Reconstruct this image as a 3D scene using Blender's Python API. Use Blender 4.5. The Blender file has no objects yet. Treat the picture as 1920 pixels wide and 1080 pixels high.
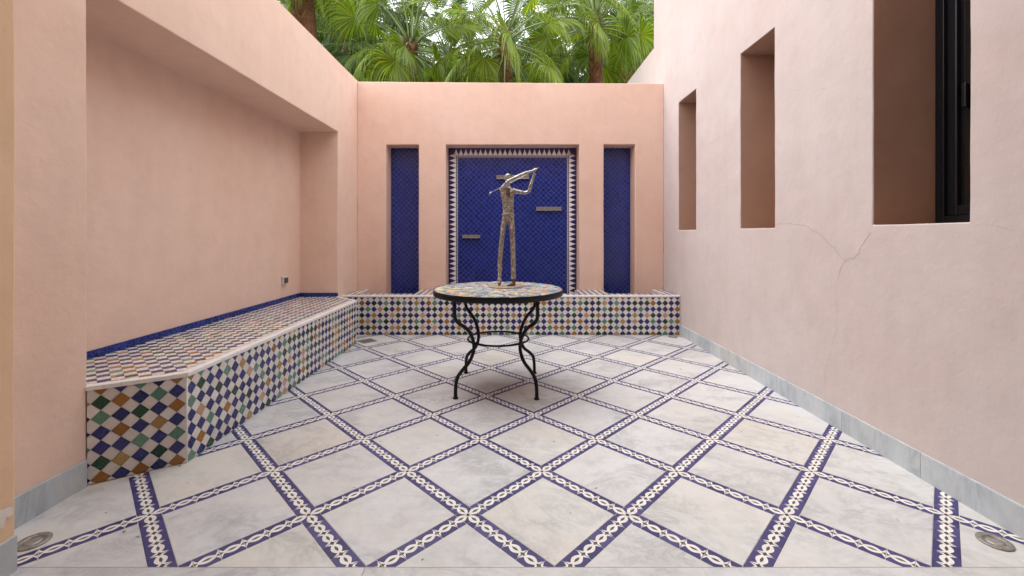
import bpy, bmesh, math, random
from mathutils import Vector, Matrix, noise
R = math.radians
rnd = random.Random(7)
sc = bpy.context.scene
COL = sc.collection

# ------------------------------------------------------------------ camera
cd = bpy.data.cameras.new('camera')
cam = bpy.data.objects.new('camera', cd); COL.objects.link(cam)
cam.location = (0, 0, 1.2); cam.rotation_euler = (R(90), 0, 0)
cd.sensor_width = 36; cd.lens = 812/1920*36
cd.shift_x = 3/1920; cd.shift_y = -100/1920
cd.clip_start = 0.05; cd.clip_end = 400
sc.camera = cam

# ------------------------------------------------------------------ sky, sun, exposure (bright overcast day)
SUN_EL, SUN_AZ = 58, 292            # azimuth clockwise from +Y
w = bpy.data.worlds.new('World'); sc.world = w; w.use_nodes = True
nt = w.node_tree; nt.nodes.clear()
out = nt.nodes.new('ShaderNodeOutputWorld'); bg = nt.nodes.new('ShaderNodeBackground')
sky = nt.nodes.new('ShaderNodeTexSky'); sky.sky_type = 'NISHITA'; sky.sun_disc = False
sky.sun_elevation = R(SUN_EL); sky.sun_rotation = R(SUN_AZ); sky.dust_density = 4; sky.air_density = 1
cloud = nt.nodes.new('ShaderNodeMix'); cloud.data_type = 'RGBA'; cloud.inputs[0].default_value = 0.72
cloud.inputs[7].default_value = (13.0, 13.0, 13.1, 1)       # even cloud cover over the clear sky
nt.links.new(sky.outputs[0], cloud.inputs[6]); nt.links.new(cloud.outputs[2], bg.inputs[0])
bg.inputs[1].default_value = 0.12
nt.links.new(bg.outputs[0], out.inputs[0])
sd = bpy.data.lights.new('sun', 'SUN'); sd.energy = 0.6; sd.angle = R(40); sd.color = (1, 0.98, 0.95)
sun = bpy.data.objects.new('sun', sd); COL.objects.link(sun)
az, el = R(SUN_AZ), R(SUN_EL)
dirv = Vector((math.sin(az)*math.cos(el), math.cos(az)*math.cos(el), math.sin(el)))
sun.rotation_euler = dirv.to_track_quat('Z', 'Y').to_euler(); sun.location = (0, 0, 12)
sc.view_settings.view_transform = 'Standard'; sc.view_settings.look = 'None'
sc.view_settings.exposure = 1.20; sc.view_settings.gamma = 1
sc.view_settings.use_curve_mapping = False

# ------------------------------------------------------------------ helpers
def link(o, parent=None):
    COL.objects.link(o)
    if parent is not None: o.parent = parent
    return o
def tag(o, label=None, cat=None, group=None, kind=None):
    if label: o['label'] = label
    if cat: o['category'] = cat
    if group: o['group'] = group
    if kind: o['kind'] = kind
    return o
def empty(name, loc=(0, 0, 0), rz=0):
    o = bpy.data.objects.new(name, None); o.location = loc; o.rotation_euler = (0, 0, rz)
    o.empty_display_size = 0.1
    return link(o)
class MB:
    """collects faces for one mesh"""
    def __init__(s): s.v = []; s.f = []; s.m = []; s.mats = []; s.sm = []
    def mi(s, mat):
        if mat not in s.mats: s.mats.append(mat)
        return s.mats.index(mat)
    def add(s, vs, fs, mat, smooth=False):
        b = len(s.v); k = s.mi(mat); s.v += [tuple(v) for v in vs]
        for f in fs: s.f.append([b+i for i in f]); s.m.append(k); s.sm.append(smooth)
    def box(s, a, b, mat):
        x0, y0, z0 = a; x1, y1, z1 = b
        s.add([(x0,y0,z0),(x1,y0,z0),(x1,y1,z0),(x0,y1,z0),(x0,y0,z1),(x1,y0,z1),(x1,y1,z1),(x0,y1,z1)],
              [(0,3,2,1),(4,5,6,7),(0,1,5,4),(1,2,6,5),(2,3,7,6),(3,0,4,7)], mat)
    def prism(s, poly, z0, z1, mat, M=None):
        n = len(poly); vs = [(p[0], p[1], z0) for p in poly]+[(p[0], p[1], z1) for p in poly]
        if M is not None: vs = [M @ Vector(v) for v in vs]
        s.add(vs, [tuple(range(n))[::-1], tuple(range(n, 2*n))]+[(i, (i+1) % n, n+(i+1) % n, n+i) for i in range(n)], mat)
    def tile(s, poly, th, inset, mat, M=None, gap=0.0005):
        """a tile: convex polygon (counter-clockwise) with a chamfered top edge, its top at z = 0 .. th"""
        p0 = shrink(poly, gap); p1 = shrink(poly, gap+inset)
        if p0 is None or p1 is None: return False
        n = len(p0)
        vs = [(p[0], p[1], 0) for p in p0]+[(p[0], p[1], th-inset*0.6) for p in p0]+[(p[0], p[1], th) for p in p1]
        if M is not None: vs = [M @ Vector(v) for v in vs]
        fs = [(i, (i+1) % n, n+(i+1) % n, n+i) for i in range(n)]+[(n+i, n+(i+1) % n, 2*n+(i+1) % n, 2*n+i) for i in range(n)]
        fs.append(tuple(range(2*n, 3*n)))
        s.add(vs, fs, mat); return True
    def tube(s, pts, rad, mat, seg=10, cap=True, up=Vector((0, 0, 1))):
        pts = [Vector(p) for p in pts]; n = len(pts)
        rad = rad if isinstance(rad, (list, tuple)) else [rad]*n
        vs = []; prev = None
        for i, p in enumerate(pts):
            t = (pts[min(i+1, n-1)]-pts[max(i-1, 0)]).normalized()
            if prev is None:
                a = up if abs(t.dot(up)) < 0.95 else Vector((1, 0, 0)); x = t.cross(a).normalized()
            else: x = (prev-t*prev.dot(t)).normalized()
            prev = x; y = t.cross(x); r = rad[i]; rx, ry = r if isinstance(r, tuple) else (r, r)
            for k in range(seg):
                a = 2*math.pi*k/seg; vs.append(p+x*math.cos(a)*rx+y*math.sin(a)*ry)
        fs = [(i*seg+k, i*seg+(k+1) % seg, (i+1)*seg+(k+1) % seg, (i+1)*seg+k) for i in range(n-1) for k in range(seg)]
        if cap: fs += [tuple(range(seg))[::-1], tuple((n-1)*seg+k for k in range(seg))]
        s.add(vs, fs, mat, True)
    def lathe(s, prof, mat, seg=32, c=(0, 0, 0), smooth=True):
        n = len(prof); vs = []
        for (r, z) in prof:
            for k in range(seg):
                a = 2*math.pi*k/seg; vs.append((c[0]+r*math.cos(a), c[1]+r*math.sin(a), c[2]+z))
        fs = [(i*seg+k, i*seg+(k+1) % seg, (i+1)*seg+(k+1) % seg, (i+1)*seg+k) for i in range(n-1) for k in range(seg)]
        fs += [tuple(range(seg))[::-1], tuple((n-1)*seg+k for k in range(seg))]
        s.add(vs, fs, mat, smooth)
    def mesh(s, name):
        me = bpy.data.meshes.new(name); me.from_pydata(s.v, [], s.f)
        for m in s.mats: me.materials.append(m)
        me.polygons.foreach_set('material_index', s.m); me.polygons.foreach_set('use_smooth', s.sm)
        me.update(); return me
    def obj(s, name, parent=None, fix=True):
        me = s.mesh(name)
        if fix:
            bm = bmesh.new(); bm.from_mesh(me); bmesh.ops.recalc_face_normals(bm, faces=bm.faces); bm.to_mesh(me); bm.free()
        return link(bpy.data.objects.new(name, me), parent)
def shrink(poly, d):
    """offset a convex ccw polygon inward"""
    n = len(poly); out = []
    for i in range(n):
        p, q, r = Vector(poly[i-1]), Vector(poly[i]), Vector(poly[(i+1) % n])
        a = q-p; b = r-q
        if a.length < 1e-5 or b.length < 1e-5: return None
        na = Vector((-a.y, a.x)).normalized(); nb = Vector((-b.y, b.x)).normalized()
        k = 1+na.dot(nb)
        if k < 0.12: return None
        out.append(tuple(q+(na+nb)*(d/k)))
    ar = sum(out[i-1][0]*out[i][1]-out[i][0]*out[i-1][1] for i in range(n))/2
    if ar < 1.5e-5: return None
    for i in range(n):   # an edge that flipped: too thin
        if (Vector(out[i])-Vector(out[i-1])).dot(Vector(poly[i])-Vector(poly[i-1])) <= 0: return None
    return out
def clip(poly, region):
    """Sutherland-Hodgman, both convex, region ccw"""
    out = list(poly); n = len(region)
    for i in range(n):
        a, b = region[i], region[(i+1) % n]; ex, ey = b[0]-a[0], b[1]-a[1]; inp = out; out = []
        if not inp: return []
        side = lambda p: ex*(p[1]-a[1])-ey*(p[0]-a[0])
        for j in range(len(inp)):
            p, q = inp[j-1], inp[j]; sp, sq = side(p), side(q)
            if (sp >= 0) != (sq >= 0):
                t = sp/(sp-sq); out.append((p[0]+(q[0]-p[0])*t, p[1]+(q[1]-p[1])*t))
            if sq >= 0: out.append(q)
    res = []
    for p in out:
        if not res or (abs(p[0]-res[-1][0])+abs(p[1]-res[-1][1])) > 2e-4: res.append(p)
    if len(res) > 1 and (abs(res[0][0]-res[-1][0])+abs(res[0][1]-res[-1][1])) < 2e-4: res.pop()
    return res if len(res) > 2 else []

# ------------------------------------------------------------------ materials
def newmat(name):
    m = bpy.data.materials.new(name); m.use_nodes = True
    t = m.node_tree; p = t.nodes['Principled BSDF']; return m, t, p
def N(t, typ, **kw):
    n = t.nodes.new(typ)
    for k, v in kw.items(): setattr(n, k, v)
    return n
def noise_n(t, scale, detail=4, rough=.55, dist=0, vec=None):
    n = N(t, 'ShaderNodeTexNoise'); n.inputs['Scale'].default_value = scale; n.inputs['Detail'].default_value = detail
    n.inputs['Roughness'].default_value = rough; n.inputs['Distortion'].default_value = dist
    if vec is not None: t.links.new(vec, n.inputs['Vector'])
    return n
def ramp(t, fac, stops):
    r = N(t, 'ShaderNodeValToRGB'); cr = r.color_ramp
    while len(cr.elements) < len(stops): cr.elements.new(0.5)
    for e, (p, c) in zip(cr.elements, stops): e.position = p; e.color = (*c, 1) if len(c) == 3 else c
    t.links.new(fac, r.inputs[0]); return r.outputs[0]
def mixc(t, fac, a, b, blend='MIX'):
    m = N(t, 'ShaderNodeMix', data_type='RGBA', blend_type=blend)
    for s, v in ((0, fac), (6, a), (7, b)):
        if hasattr(v, 'is_linked') or hasattr(v, 'links'): t.links.new(v, m.inputs[s])
        elif s == 0: m.inputs[0].default_value = v
        else: m.inputs[s].default_value = (*v, 1) if len(v) == 3 else v
    return m.outputs[2]
def math_n(t, op, a, b=None):
    m = N(t, 'ShaderNodeMath', operation=op)
    for i, v in enumerate((a, b)):
        if v is None: continue
        if isinstance(v, (int, float)): m.inputs[i].default_value = v
        else: t.links.new(v, m.inputs[i])
    return m.outputs[0]
def bump(t, p, h, strength, dist, chain=None):
    b = N(t, 'ShaderNodeBump'); b.inputs['Strength'].default_value = strength; b.inputs['Distance'].default_value = dist
    t.links.new(h, b.inputs['Height'])
    if chain is not None: t.links.new(chain, b.inputs['Normal'])
    t.links.new(b.outputs[0], p.inputs['Normal']); return b.outputs[0]
def geo_pos(t): return N(t, 'ShaderNodeNewGeometry').outputs['Position']

def plaster(name, base, dark, pale, mott=1.0):
    m, t, p = newmat(name); pos = geo_pos(t)
    big = noise_n(t, 0.9, 5, .6, .4, pos); mid = noise_n(t, 6, 6, .65, .2, pos)
    c = ramp(t, big.outputs[0], [(0.3, dark), (0.52, base), (0.75, pale)])
    c2 = ramp(t, mid.outputs[0], [(0.3, (0.93,)*3), (0.5, (1,)*3), (0.72, (1.05, 1.045, 1.04))])
    c = mixc(t, 0.7*mott, c, c2, 'MULTIPLY')
    # thin vertical run-marks
    mp = N(t, 'ShaderNodeMapping'); mp.inputs['Scale'].default_value = (9, 9, 0.5); t.links.new(pos, mp.inputs[0])
    run = noise_n(t, 1.0, 5, .6, .3, mp.outputs[0])
    c = mixc(t, 0.12, c, ramp(t, run.outputs[0], [(0.35, (0.86, 0.84, 0.82)), (0.55, (1, 1, 1)), (0.8, (1.03, 1.03, 1.03))]), 'MULTIPLY')
    # small pale scuffs
    sp = noise_n(t, 38, 3, .5, .6, pos); patch = noise_n(t, 1.7, 3, .5, 0, pos)
    k = math_n(t, 'MULTIPLY', ramp(t, sp.outputs[0], [(0.66, (0, 0, 0)), (0.72, (1, 1, 1))]), ramp(t, patch.outputs[0], [(0.55, (0, 0, 0)), (0.68, (1, 1, 1))]))
    c = mixc(t, math_n(t, 'MULTIPLY', k, 0.35), c, tuple(min(1, x*1.25+.05) for x in base))
    t.links.new(c, p.inputs['Base Color']); p.inputs['Roughness'].default_value = 0.92
    p.inputs['Specular IOR Level'].default_value = 0.25
    f1 = noise_n(t, 140, 4, .6, 0, pos); f2 = noise_n(t, 22, 5, .6, .5, pos); f3 = noise_n(t, 2.4, 3, .5, 0, pos)
    b1 = bump(t, p, f3.outputs[0], 0.35, 0.03); b2 = bump(t, p, f2.outputs[0], 0.30, 0.006, b1); bump(t, p, f1.outputs[0], 0.22, 0.0018, b2)
    return m
M = {}
PINK = (0.755, 0.53, 0.43)
M['plaster'] = plaster('pink_plaster', PINK, (0.725, 0.49, 0.385), (0.775, 0.56, 0.465))
M['plaster_mid'] = plaster('soft_pink_plaster', (0.79, 0.585, 0.48), (0.77, 0.55, 0.44), (0.81, 0.61, 0.51))
M['plaster_pale'] = plaster('pale_pink_plaster', (0.575, 0.497, 0.482), (0.555, 0.46, 0.435), (0.595, 0.525, 0.515))
M['plaster_warmlit'] = plaster('warmlit_pier_plaster', (0.84, 0.58, 0.38), (0.80, 0.54, 0.34), (0.86, 0.63, 0.43))  # pier plaster: warm indoor light painted into the colour
M['reveal'] = plaster('shaded_reveal_plaster', (0.44, 0.29, 0.22), (0.41, 0.265, 0.20), (0.47, 0.32, 0.25))  # wall plaster darkened and browned: recess shade painted into the colour
M['filler'] = plaster('bare_filler', (0.80, 0.74, 0.66), (0.75, 0.69, 0.6), (0.84, 0.79, 0.72))
M['crack'] = plaster('crack_line', (0.40, 0.31, 0.27), (0.36, 0.27, 0.23), (0.45, 0.37, 0.33))

def marble(name, base, vein, warm, blue=False, vs=3.2):
    m, t, p = newmat(name); pos = geo_pos(t)
    rn = N(t, 'ShaderNodeObjectInfo').outputs['Random']
    off = N(t, 'ShaderNodeVectorMath', operation='ADD'); t.links.new(pos, off.inputs[0])
    cx = N(t, 'ShaderNodeCombineXYZ'); 
    for i, k in enumerate((31.0, 17.0, 53.0)): t.links.new(math_n(t, 'MULTIPLY', rn, k), cx.inputs[i])
    t.links.new(cx.outputs[0], off.inputs[1])
    rot = N(t, 'ShaderNodeVectorRotate', rotation_type='Z_AXIS'); t.links.new(off.outputs[0], rot.inputs['Vector'])
    t.links.new(math_n(t, 'MULTIPLY', math_n(t, 'SUBTRACT', rn, .5), 1.3), rot.inputs['Angle'])
    mp = N(t, 'ShaderNodeMapping'); mp.inputs['Scale'].default_value = (1, 1.6, 1) if not blue else (2.4, 2.4, 0.7)
    mp.inputs['Rotation'].default_value = (0, 0, 0.35); t.links.new(rot.outputs[0], mp.inputs[0]); v = mp.outputs[0]
    n1 = noise_n(t, vs*1.2, 10, .74, .55, v); n2 = noise_n(t, vs*0.55, 5, .6, .7, v); n3 = noise_n(t, vs*5, 6, .7, .5, v)
    # veins: ridges of a distorted noise
    rid = math_n(t, 'ABSOLUTE', math_n(t, 'SUBTRACT', n1.outputs[0], 0.5))
    vf = ramp(t, rid, [(0.0, (1, 1, 1)), (0.018, (.55, .55, .55)), (0.07, (0.12, 0.12, 0.12)), (0.16, (0, 0, 0))])
    vf = math_n(t, 'MULTIPLY', vf, ramp(t, n2.outputs[0], [(0.38, (0.0, 0, 0)), (0.62, (1, 1, 1))]))
    c = ramp(t, n2.outputs[0], [(0.28, warm), (0.48, base), (0.72, tuple(x*0.88 for x in base))])
    c = mixc(t, 0.5, c, ramp(t, n3.outputs[0], [(0.3, (0.86, 0.87, 0.88)), (0.55, (1, 1, 1)), (0.75, (1.04, 1.03, 1.01))]), 'MULTIPLY')
    c = mixc(t, math_n(t, 'MULTIPLY', vf, 0.55), c, vein)
    n4 = noise_n(t, vs*2.2, 9, .78, .5, off.outputs[0])
    c = mixc(t, 0.6, c, ramp(t, n4.outputs[0], [(0.34, (0.82, 0.83, 0.85)), (0.50, (1, 1, 1)), (0.70, (1.03, 1.02, 1.0))]), 'MULTIPLY')
    tone = ramp(t, rn, [(0, (0.90, 0.905, 0.91)), (0.3, (1.0, 1.0, 1.0)), (0.6, (0.96, 0.965, 0.975)), (0.85, (1.02, 1.0, 0.95)), (1, (0.97, 0.93, 0.86))])
    c = mixc(t, 0.9, c, tone, 'MULTIPLY')
    # small dark pits and dust
    if not blue:
        pit = noise_n(t, 26, 2, .4, 0, pos)
        c = mixc(t, math_n(t, 'MULTIPLY', ramp(t, pit.outputs[0], [(0.755, (0, 0, 0)), (0.775, (1, 1, 1))]), 0.75), c, (0.10, 0.08, 0.06))
        dust = noise_n(t, 1.1, 6, .65, .3, pos)
        c = mixc(t, math_n(t, 'MULTIPLY', ramp(t, dust.outputs[0], [(0.45, (0, 0, 0)), (0.75, (1, 1, 1))]), 0.35), c, (0.46, 0.38, 0.29))
    t.links.new(c, p.inputs['Base Color'])
    rr = ramp(t, n3.outputs[0], [(0.3, (0.34,)*3), (0.7, (0.50,)*3)]); t.links.new(rr, p.inputs['Roughness'])
    p.inputs['Specular IOR Level'].default_value = 0.4
    bump(t, p, noise_n(t, 4, 3, .5, 0, pos).outputs[0], 0.06, 0.01)
    return m
M['marble'] = marble('white_marble', (0.64, 0.652, 0.66), (0.26, 0.27, 0.285), (0.64, 0.628, 0.60))
M['marble_skirt'] = marble('grey_blue_marble', (0.52, 0.565, 0.60), (0.22, 0.26, 0.31), (0.55, 0.56, 0.56), True, 4.5)

def glaze(name, c1, c2, rough=0.16, chips=0.12):
    m, t, p = newmat(name)
    oi = N(t, 'ShaderNodeObjectInfo').outputs['Random']; gi = N(t, 'ShaderNodeNewGeometry')
    rn = math_n(t, 'FRACT', math_n(t, 'ADD', oi, gi.outputs['Random Per Island']))
    pos = gi.outputs['Position']
    n = noise_n(t, 55, 4, .6, .4, pos)
    f = math_n(t, 'ADD', math_n(t, 'MULTIPLY', rn, 0.75), math_n(t, 'MULTIPLY', n.outputs[0], 0.3))
    c = ramp(t, f, [(0.05, c1), (0.95, c2)])
    chip = noise_n(t, 120, 3, .6, 0.3, pos)
    c = mixc(t, math_n(t, 'MULTIPLY', ramp(t, chip.outputs[0], [(0.70, (0, 0, 0)), (0.76, (1, 1, 1))]), chips), c, (0.42, 0.36, 0.30))
    t.links.new(c, p.inputs['Base Color'])
    t.links.new(ramp(t, n.outputs[0], [(0.3, (rough,)*3), (0.8, (rough+.2,)*3)]), p.inputs['Roughness'])
    bump(t, p, noise_n(t, 45, 3, .5, .2, pos).outputs[0], 0.12, 0.003)
    return m
M['t_blue'] = glaze('cobalt_tile', (0.011, 0.018, 0.105), (0.030, 0.034, 0.180))
M['t_blue2'] = glaze('indigo_tile', (0.020, 0.017, 0.090), (0.044, 0.036, 0.155))
M['t_green'] = glaze('bottle_green_tile', (0.004, 0.032, 0.014), (0.012, 0.065, 0.032))
M['t_mint'] = glaze('mint_green_tile', (0.075, 0.20, 0.14), (0.15, 0.30, 0.22))
M['t_brown'] = glaze('amber_brown_tile', (0.25, 0.10, 0.012), (0.37, 0.165, 0.026))
M['t_ochre'] = glaze('ochre_tile', (0.30, 0.17, 0.04), (0.42, 0.26, 0.09))
M['t_tan'] = glaze('tan_pink_tile', (0.44, 0.26, 0.15), (0.52, 0.34, 0.22))
M['t_white'] = glaze('ivory_tile', (0.64, 0.595, 0.555), (0.76, 0.73, 0.69), 0.2, 0.10)
M['t_edge'] = glaze('white_edge_tile', (0.79, 0.775, 0.76), (0.84, 0.83, 0.815), 0.25, 0.08)
M['t_deep'] = glaze('deep_blue_wall_tile', (0.004, 0.015, 0.145), (0.012, 0.030, 0.25), 0.16, 0.10)
M['t_floor'] = glaze('floor_band_blue', (0.024, 0.023, 0.115), (0.070, 0.062, 0.20), 0.4, 0.35)
M['t_floor_white'] = glaze('floor_band_white', (0.70, 0.68, 0.64), (0.80, 0.78, 0.74), 0.4, 0.12)
M['t_floor_dark'] = glaze('floor_band_core', (0.045, 0.042, 0.06), (0.09, 0.08, 0.085), 0.4, 0.1)
M['t_band'] = glaze('ultramarine_border_tile', (0.010, 0.026, 0.17), (0.022, 0.048, 0.28), 0.2, .15)

def simple(name, col, rough=0.7, metal=0.0, var=0.12, scale=30, bmp=0.1, bd=0.002, spec=0.5):
    m, t, p = newmat(name); pos = geo_pos(t); n = noise_n(t, scale, 5, .6, .2, pos)
    c = ramp(t, n.outputs[0], [(0.3, tuple(x*(1-var) for x in col)), (0.7, tuple(min(1, x*(1+var)) for x in col))])
    t.links.new(c, p.inputs['Base Color']); p.inputs['Roughness'].default_value = rough; p.inputs['Metallic'].default_value = metal
    p.inputs['Specular IOR Level'].default_value = spec
    bump(t, p, n.outputs[0], bmp, bd); return m
M['grout'] = simple('beige_grout', (0.40, 0.33, 0.26), 0.9, spec=.2)
M['grout_light'] = simple('pale_grout', (0.66, 0.62, 0.56), 0.9, spec=.2)
M['grout_blue'] = simple('grey_blue_grout', (0.20, 0.22, 0.38), 0.85, spec=.2)
M['iron'] = simple('black_iron', (0.005, 0.005, 0.005), 0.55, 0.0, 0.3, 60, 0.25, 0.002, .3)
M['frame'] = simple('black_window_frame', (0.006, 0.008, 0.013), 0.35, 0, .1)
M['steel'] = simple('brushed_steel', (0.42, 0.40, 0.37), 0.42, 0.7, 0.15, 50)
M['steel_dull'] = simple('dull_steel', (0.30, 0.28, 0.25), 0.5, 0.5, 0.3, 90)
M['spout'] = simple('limescaled_spout', (0.33, 0.29, 0.27), 0.6, 0.15, 0.25, 60)
M['white_plastic'] = simple('white_plastic', (0.66, 0.64, 0.62), 0.4)
M['dark_plastic'] = simple('grey_socket_cover', (0.07, 0.065, 0.065), 0.4)
M['soil'] = simple('dark_soil', (0.05, 0.04, 0.025), 0.95, 0, .4, 6, .5, .05)
M['rust'] = simple('rust_stain', (0.32, 0.15, 0.06), 0.8)
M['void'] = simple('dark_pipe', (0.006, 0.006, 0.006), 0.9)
gm, t, p = newmat('window_glass'); p.inputs['Base Color'].default_value = (0.012, 0.012, 0.012, 1); p.inputs['Roughness'].default_value = 0.04
p.inputs['Coat Weight'].default_value = 0.5; M['glass'] = gm
# statue metal: welded, brushed bronze-grey steel
m, t, p = newmat('welded_metal'); pos = geo_pos(t)
n1 = noise_n(t, 70, 5, .7, .5, pos); n2 = noise_n(t, 14, 4, .6, .3, pos)
c = ramp(t, n1.outputs[0], [(0.30, (0.06, 0.05, 0.04)), (0.46, (0.30, 0.265, 0.215)), (0.64, (0.74, 0.70, 0.64))])
c = mixc(t, 0.6, c, ramp(t, n2.outputs[0], [(0.35, (0.55, 0.50, 0.45)), (0.65, (1.1, 1.1, 1.1))]), 'MULTIPLY')
t.links.new(c, p.inputs['Base Color']); p.inputs['Metallic'].default_value = 0.9; p.inputs['Roughness'].default_value = 0.36
bump(t, p, n1.outputs[0], 0.9, 0.008); M['statue'] = m
M['statue_bright'] = simple('polished_metal', (0.40, 0.385, 0.36), 0.34, 0.85, 0.75, 75, .8, .006)
M['statue_dark'] = simple('dark_welds', (0.12, 0.085, 0.06), 0.5, 0.5, 0.4, 90, .5, .004)
M['disc'] = simple('tan_metal_disc', (0.36, 0.28, 0.21), 0.55, 0.3, 0.2, 40)

def leafmat(name, a, b, trans=0.35):
    m, t, p = newmat(name); rn = N(t, 'ShaderNodeObjectInfo').outputs['Random']
    gi = N(t, 'ShaderNodeNewGeometry'); n = noise_n(t, 3.5, 3, .6, 0, gi.outputs['Position'])
    f = math_n(t, 'ADD', math_n(t, 'MULTIPLY', rn, .55), math_n(t, 'MULTIPLY', n.outputs[0], .5))
    c = ramp(t, f, [(0.1, a), (0.9, b)])
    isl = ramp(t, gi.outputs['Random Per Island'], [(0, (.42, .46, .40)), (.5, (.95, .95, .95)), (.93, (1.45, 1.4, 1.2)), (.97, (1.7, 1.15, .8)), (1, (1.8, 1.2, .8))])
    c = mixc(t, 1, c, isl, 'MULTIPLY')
    t.links.new(c, p.inputs['Base Color']); p.inputs['Roughness'].default_value = 0.33
    tr = N(t, 'ShaderNodeBsdfTranslucent')
    tc = mixc(t, 1, c, (1.25, 1.35, 0.5), 'MULTIPLY'); t.links.new(tc, tr.inputs[0])
    mx = N(t, 'ShaderNodeMixShader'); mx.inputs[0].default_value = trans
    t.links.new(p.outputs[0], mx.inputs[1]); t.links.new(tr.outputs[0], mx.inputs[2])
    t.links.new(mx.outputs[0], t.nodes['Material Output'].inputs[0]); return m
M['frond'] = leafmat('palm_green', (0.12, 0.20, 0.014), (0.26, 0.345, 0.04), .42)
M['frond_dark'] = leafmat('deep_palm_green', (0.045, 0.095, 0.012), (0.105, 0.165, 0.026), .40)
M['stalk'] = simple('palm_stalk', (0.15, 0.20, 0.06), 0.45)
M['bark'] = simple('reddish_palm_bark', (0.155, 0.062, 0.028), 0.9, 0, .5, 22, .8, .03)
M['fibre'] = simple('brown_palm_fibre', (0.20, 0.105, 0.05), 0.9, 0, .45, 30, .6, .02)
M['grass'] = simple('garden_grass', (0.05, 0.085, 0.025), 0.95, 0, .4, 3, .6, .05)
PAL = (['t_blue']*34+['t_blue2']*19+['t_green']*13+['t_mint']*14+['t_brown']*10+['t_ochre']*6+['t_tan']*5)

# ------------------------------------------------------------------ measurements (metres; camera above 0,0)
XW = 2.03                 # side walls' faces
YB = 5.74                 # back wall's face
YN = 5.98                 # back of its niches
YP = 5.18                 # front of the basin
ZB = 0.452                # underside of the white edge tiles
ZT = 0.474                # top of bench and basin
YTH = 1.558               # joint of the threshold
S = 0.0729                # diagonal of a zellige square

# ------------------------------------------------------------------ ground and floor
g = MB(); g.add([(-150,-60,-.25),(150,-60,-.25),(150,260,-.25),(-150,260,-.25)], [(0,1,2,3)], M['grass'])
tag(g.obj('ground', fix=False), 'green garden ground beyond the courtyard walls', kind='structure')
fb = MB(); fb.box((-2.7, -3.7, -0.24), (2.7, 6.2, -0.0022), M['grout_light'])
floor = fb.obj('courtyard_floor'); tag(floor, 'white marble floor crossed by blue and white tile bands', kind='structure')
D = 0.3413; X0, Y0 = 0.160, 2.196; P = D*math.sqrt(2); BW = 0.0765; PM = P/6
E1 = Vector((1, 1)).normalized(); E2 = Vector((-1, 1)).normalized()
def in_room(x, y, m):
    if abs(x) > XW+m or y < YTH-m or y > YP+m: return False
    if x < -1.70-m and 2.25+m < y < 4.80-m: return False
    if m < .1 and x < -1.87 and 1.95 < y < 2.3: return False
    return True
def rect_tile(me_name, hx, hy, th, inset, mat):
    b = MB(); b.tile([(-hx,-hy),(hx,-hy),(hx,hy),(-hx,hy)], th, inset, mat, None, 0); return b
slab_me = rect_tile('marble_slab', .2015, .2015, .006, .0008, M['marble']).mesh('marble_slab')
for i in range(-12, 13):
    for j in range(-12, 16):
        if (i+j) % 2 == 0: continue
        x, y = X0+i*D, Y0+j*D
        if not in_room(x, y, .27): continue
        o = link(bpy.data.objects.new('marble_slab', slab_me), floor)
        o.location = (x, y, -0.006+rnd.uniform(-.0003, .0003)); o.rotation_euler = (rnd.uniform(-.0008,.0008), rnd.uniform(-.0008,.0008), R(45)+rnd.choice((0, 1, 2, 3))*math.pi/2)
# band tiles (interlaced white strands on blue)
def strand(b, u0, u1, flare, mirror, rot=0, sx=1):
    """white strands and dark cores between lens centre u=u0 (0) and knot centre u1 (PM/2); placed by rot"""
    st = 7; uc = 0.72; W = BW; w1 = .10*W
    cr, sr = math.cos(rot), math.sin(rot)
    for sg in (1, -1):
        rows = []
        for k in range(st+1):
            q = k/st; u = u0+(u1-u0)*q
            if q < uc:
                vc = .168*W*math.cos(math.pi/2*(q/uc)); vo, vi = vc+w1, max(vc-w1*.95, 0.0)
            else:
                tq = (q-uc)/(1-uc); vo, vi = w1+flare*W*tq**1.1, .11*W*tq
            rows.append((u*sx, vi*sg, vo*sg))
        vs = []; fs = []
        for (u, vi, vo) in rows:
            for v in (vi, vo): vs.append((u*cr-v*sr, u*sr+v*cr, .0046))
        for k in range(st):
            a = (2*k, 2*k+2, 2*k+3, 2*k+1); fs.append(a if sg*sx > 0 else a[::-1])
        b.add(vs, fs, M['t_floor_white'])
        vs = []; fs = []
        for (u, vi, vo) in rows:
            for v in (0, vi): vs.append((u*cr-v*sr, u*sr+v*cr, .0043))
        for k in range(st):
            a = (2*k, 2*k+2, 2*k+3, 2*k+1)
            if rows[k][1] == 0 and rows[k+1][1] == 0: continue
            fs.append(a if sg*sx > 0 else a[::-1])
        b.add(vs, fs, M['t_floor_dark'])
h = PM/2-.0014; hw = BW/2
full = rect_tile('', h, hw, .004, .0006, M['t_floor']); strand(full, 0, PM/2-.0016, .27, 0); strand(full, 0, PM/2-.0016, .27, 0, 0, -1)
half = MB(); half.tile([(.0008,-hw),(PM/2-.0014,-hw),(PM/2-.0014,hw),(.0008,hw)], .004, .0006, M['t_floor'], None, 0); strand(half, 0, PM/2-.0016, .27, 0)
node = rect_tile('', hw, hw, .004, .0006, M['t_floor'])
for k in range(4): strand(node, PM/2-.001, 0, .15, 0, k*math.pi/2)
mesh_of = {'full': full.mesh('band_tile'), 'half': half.mesh('band_tile'), 'node': node.mesh('band_knot_tile')}
src_of = {'full': full, 'half': half, 'node': node}
bits = []
for i in range(-12, 13):
    for j in range(-12, 16):
        if (i+j) % 2: continue
        c = Vector((X0+i*D, Y0+j*D))
        bits.append(('node', c, R(45)))
        for e, a in ((E1, R(45)), (E2, R(135))):
            bits.append(('half', c+e*PM/2, a)); bits.append(('half', c+e*PM*5.5, a+math.pi))
            for k in range(4): bits.append(('full', c+e*PM*(1.5+k), a))
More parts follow.
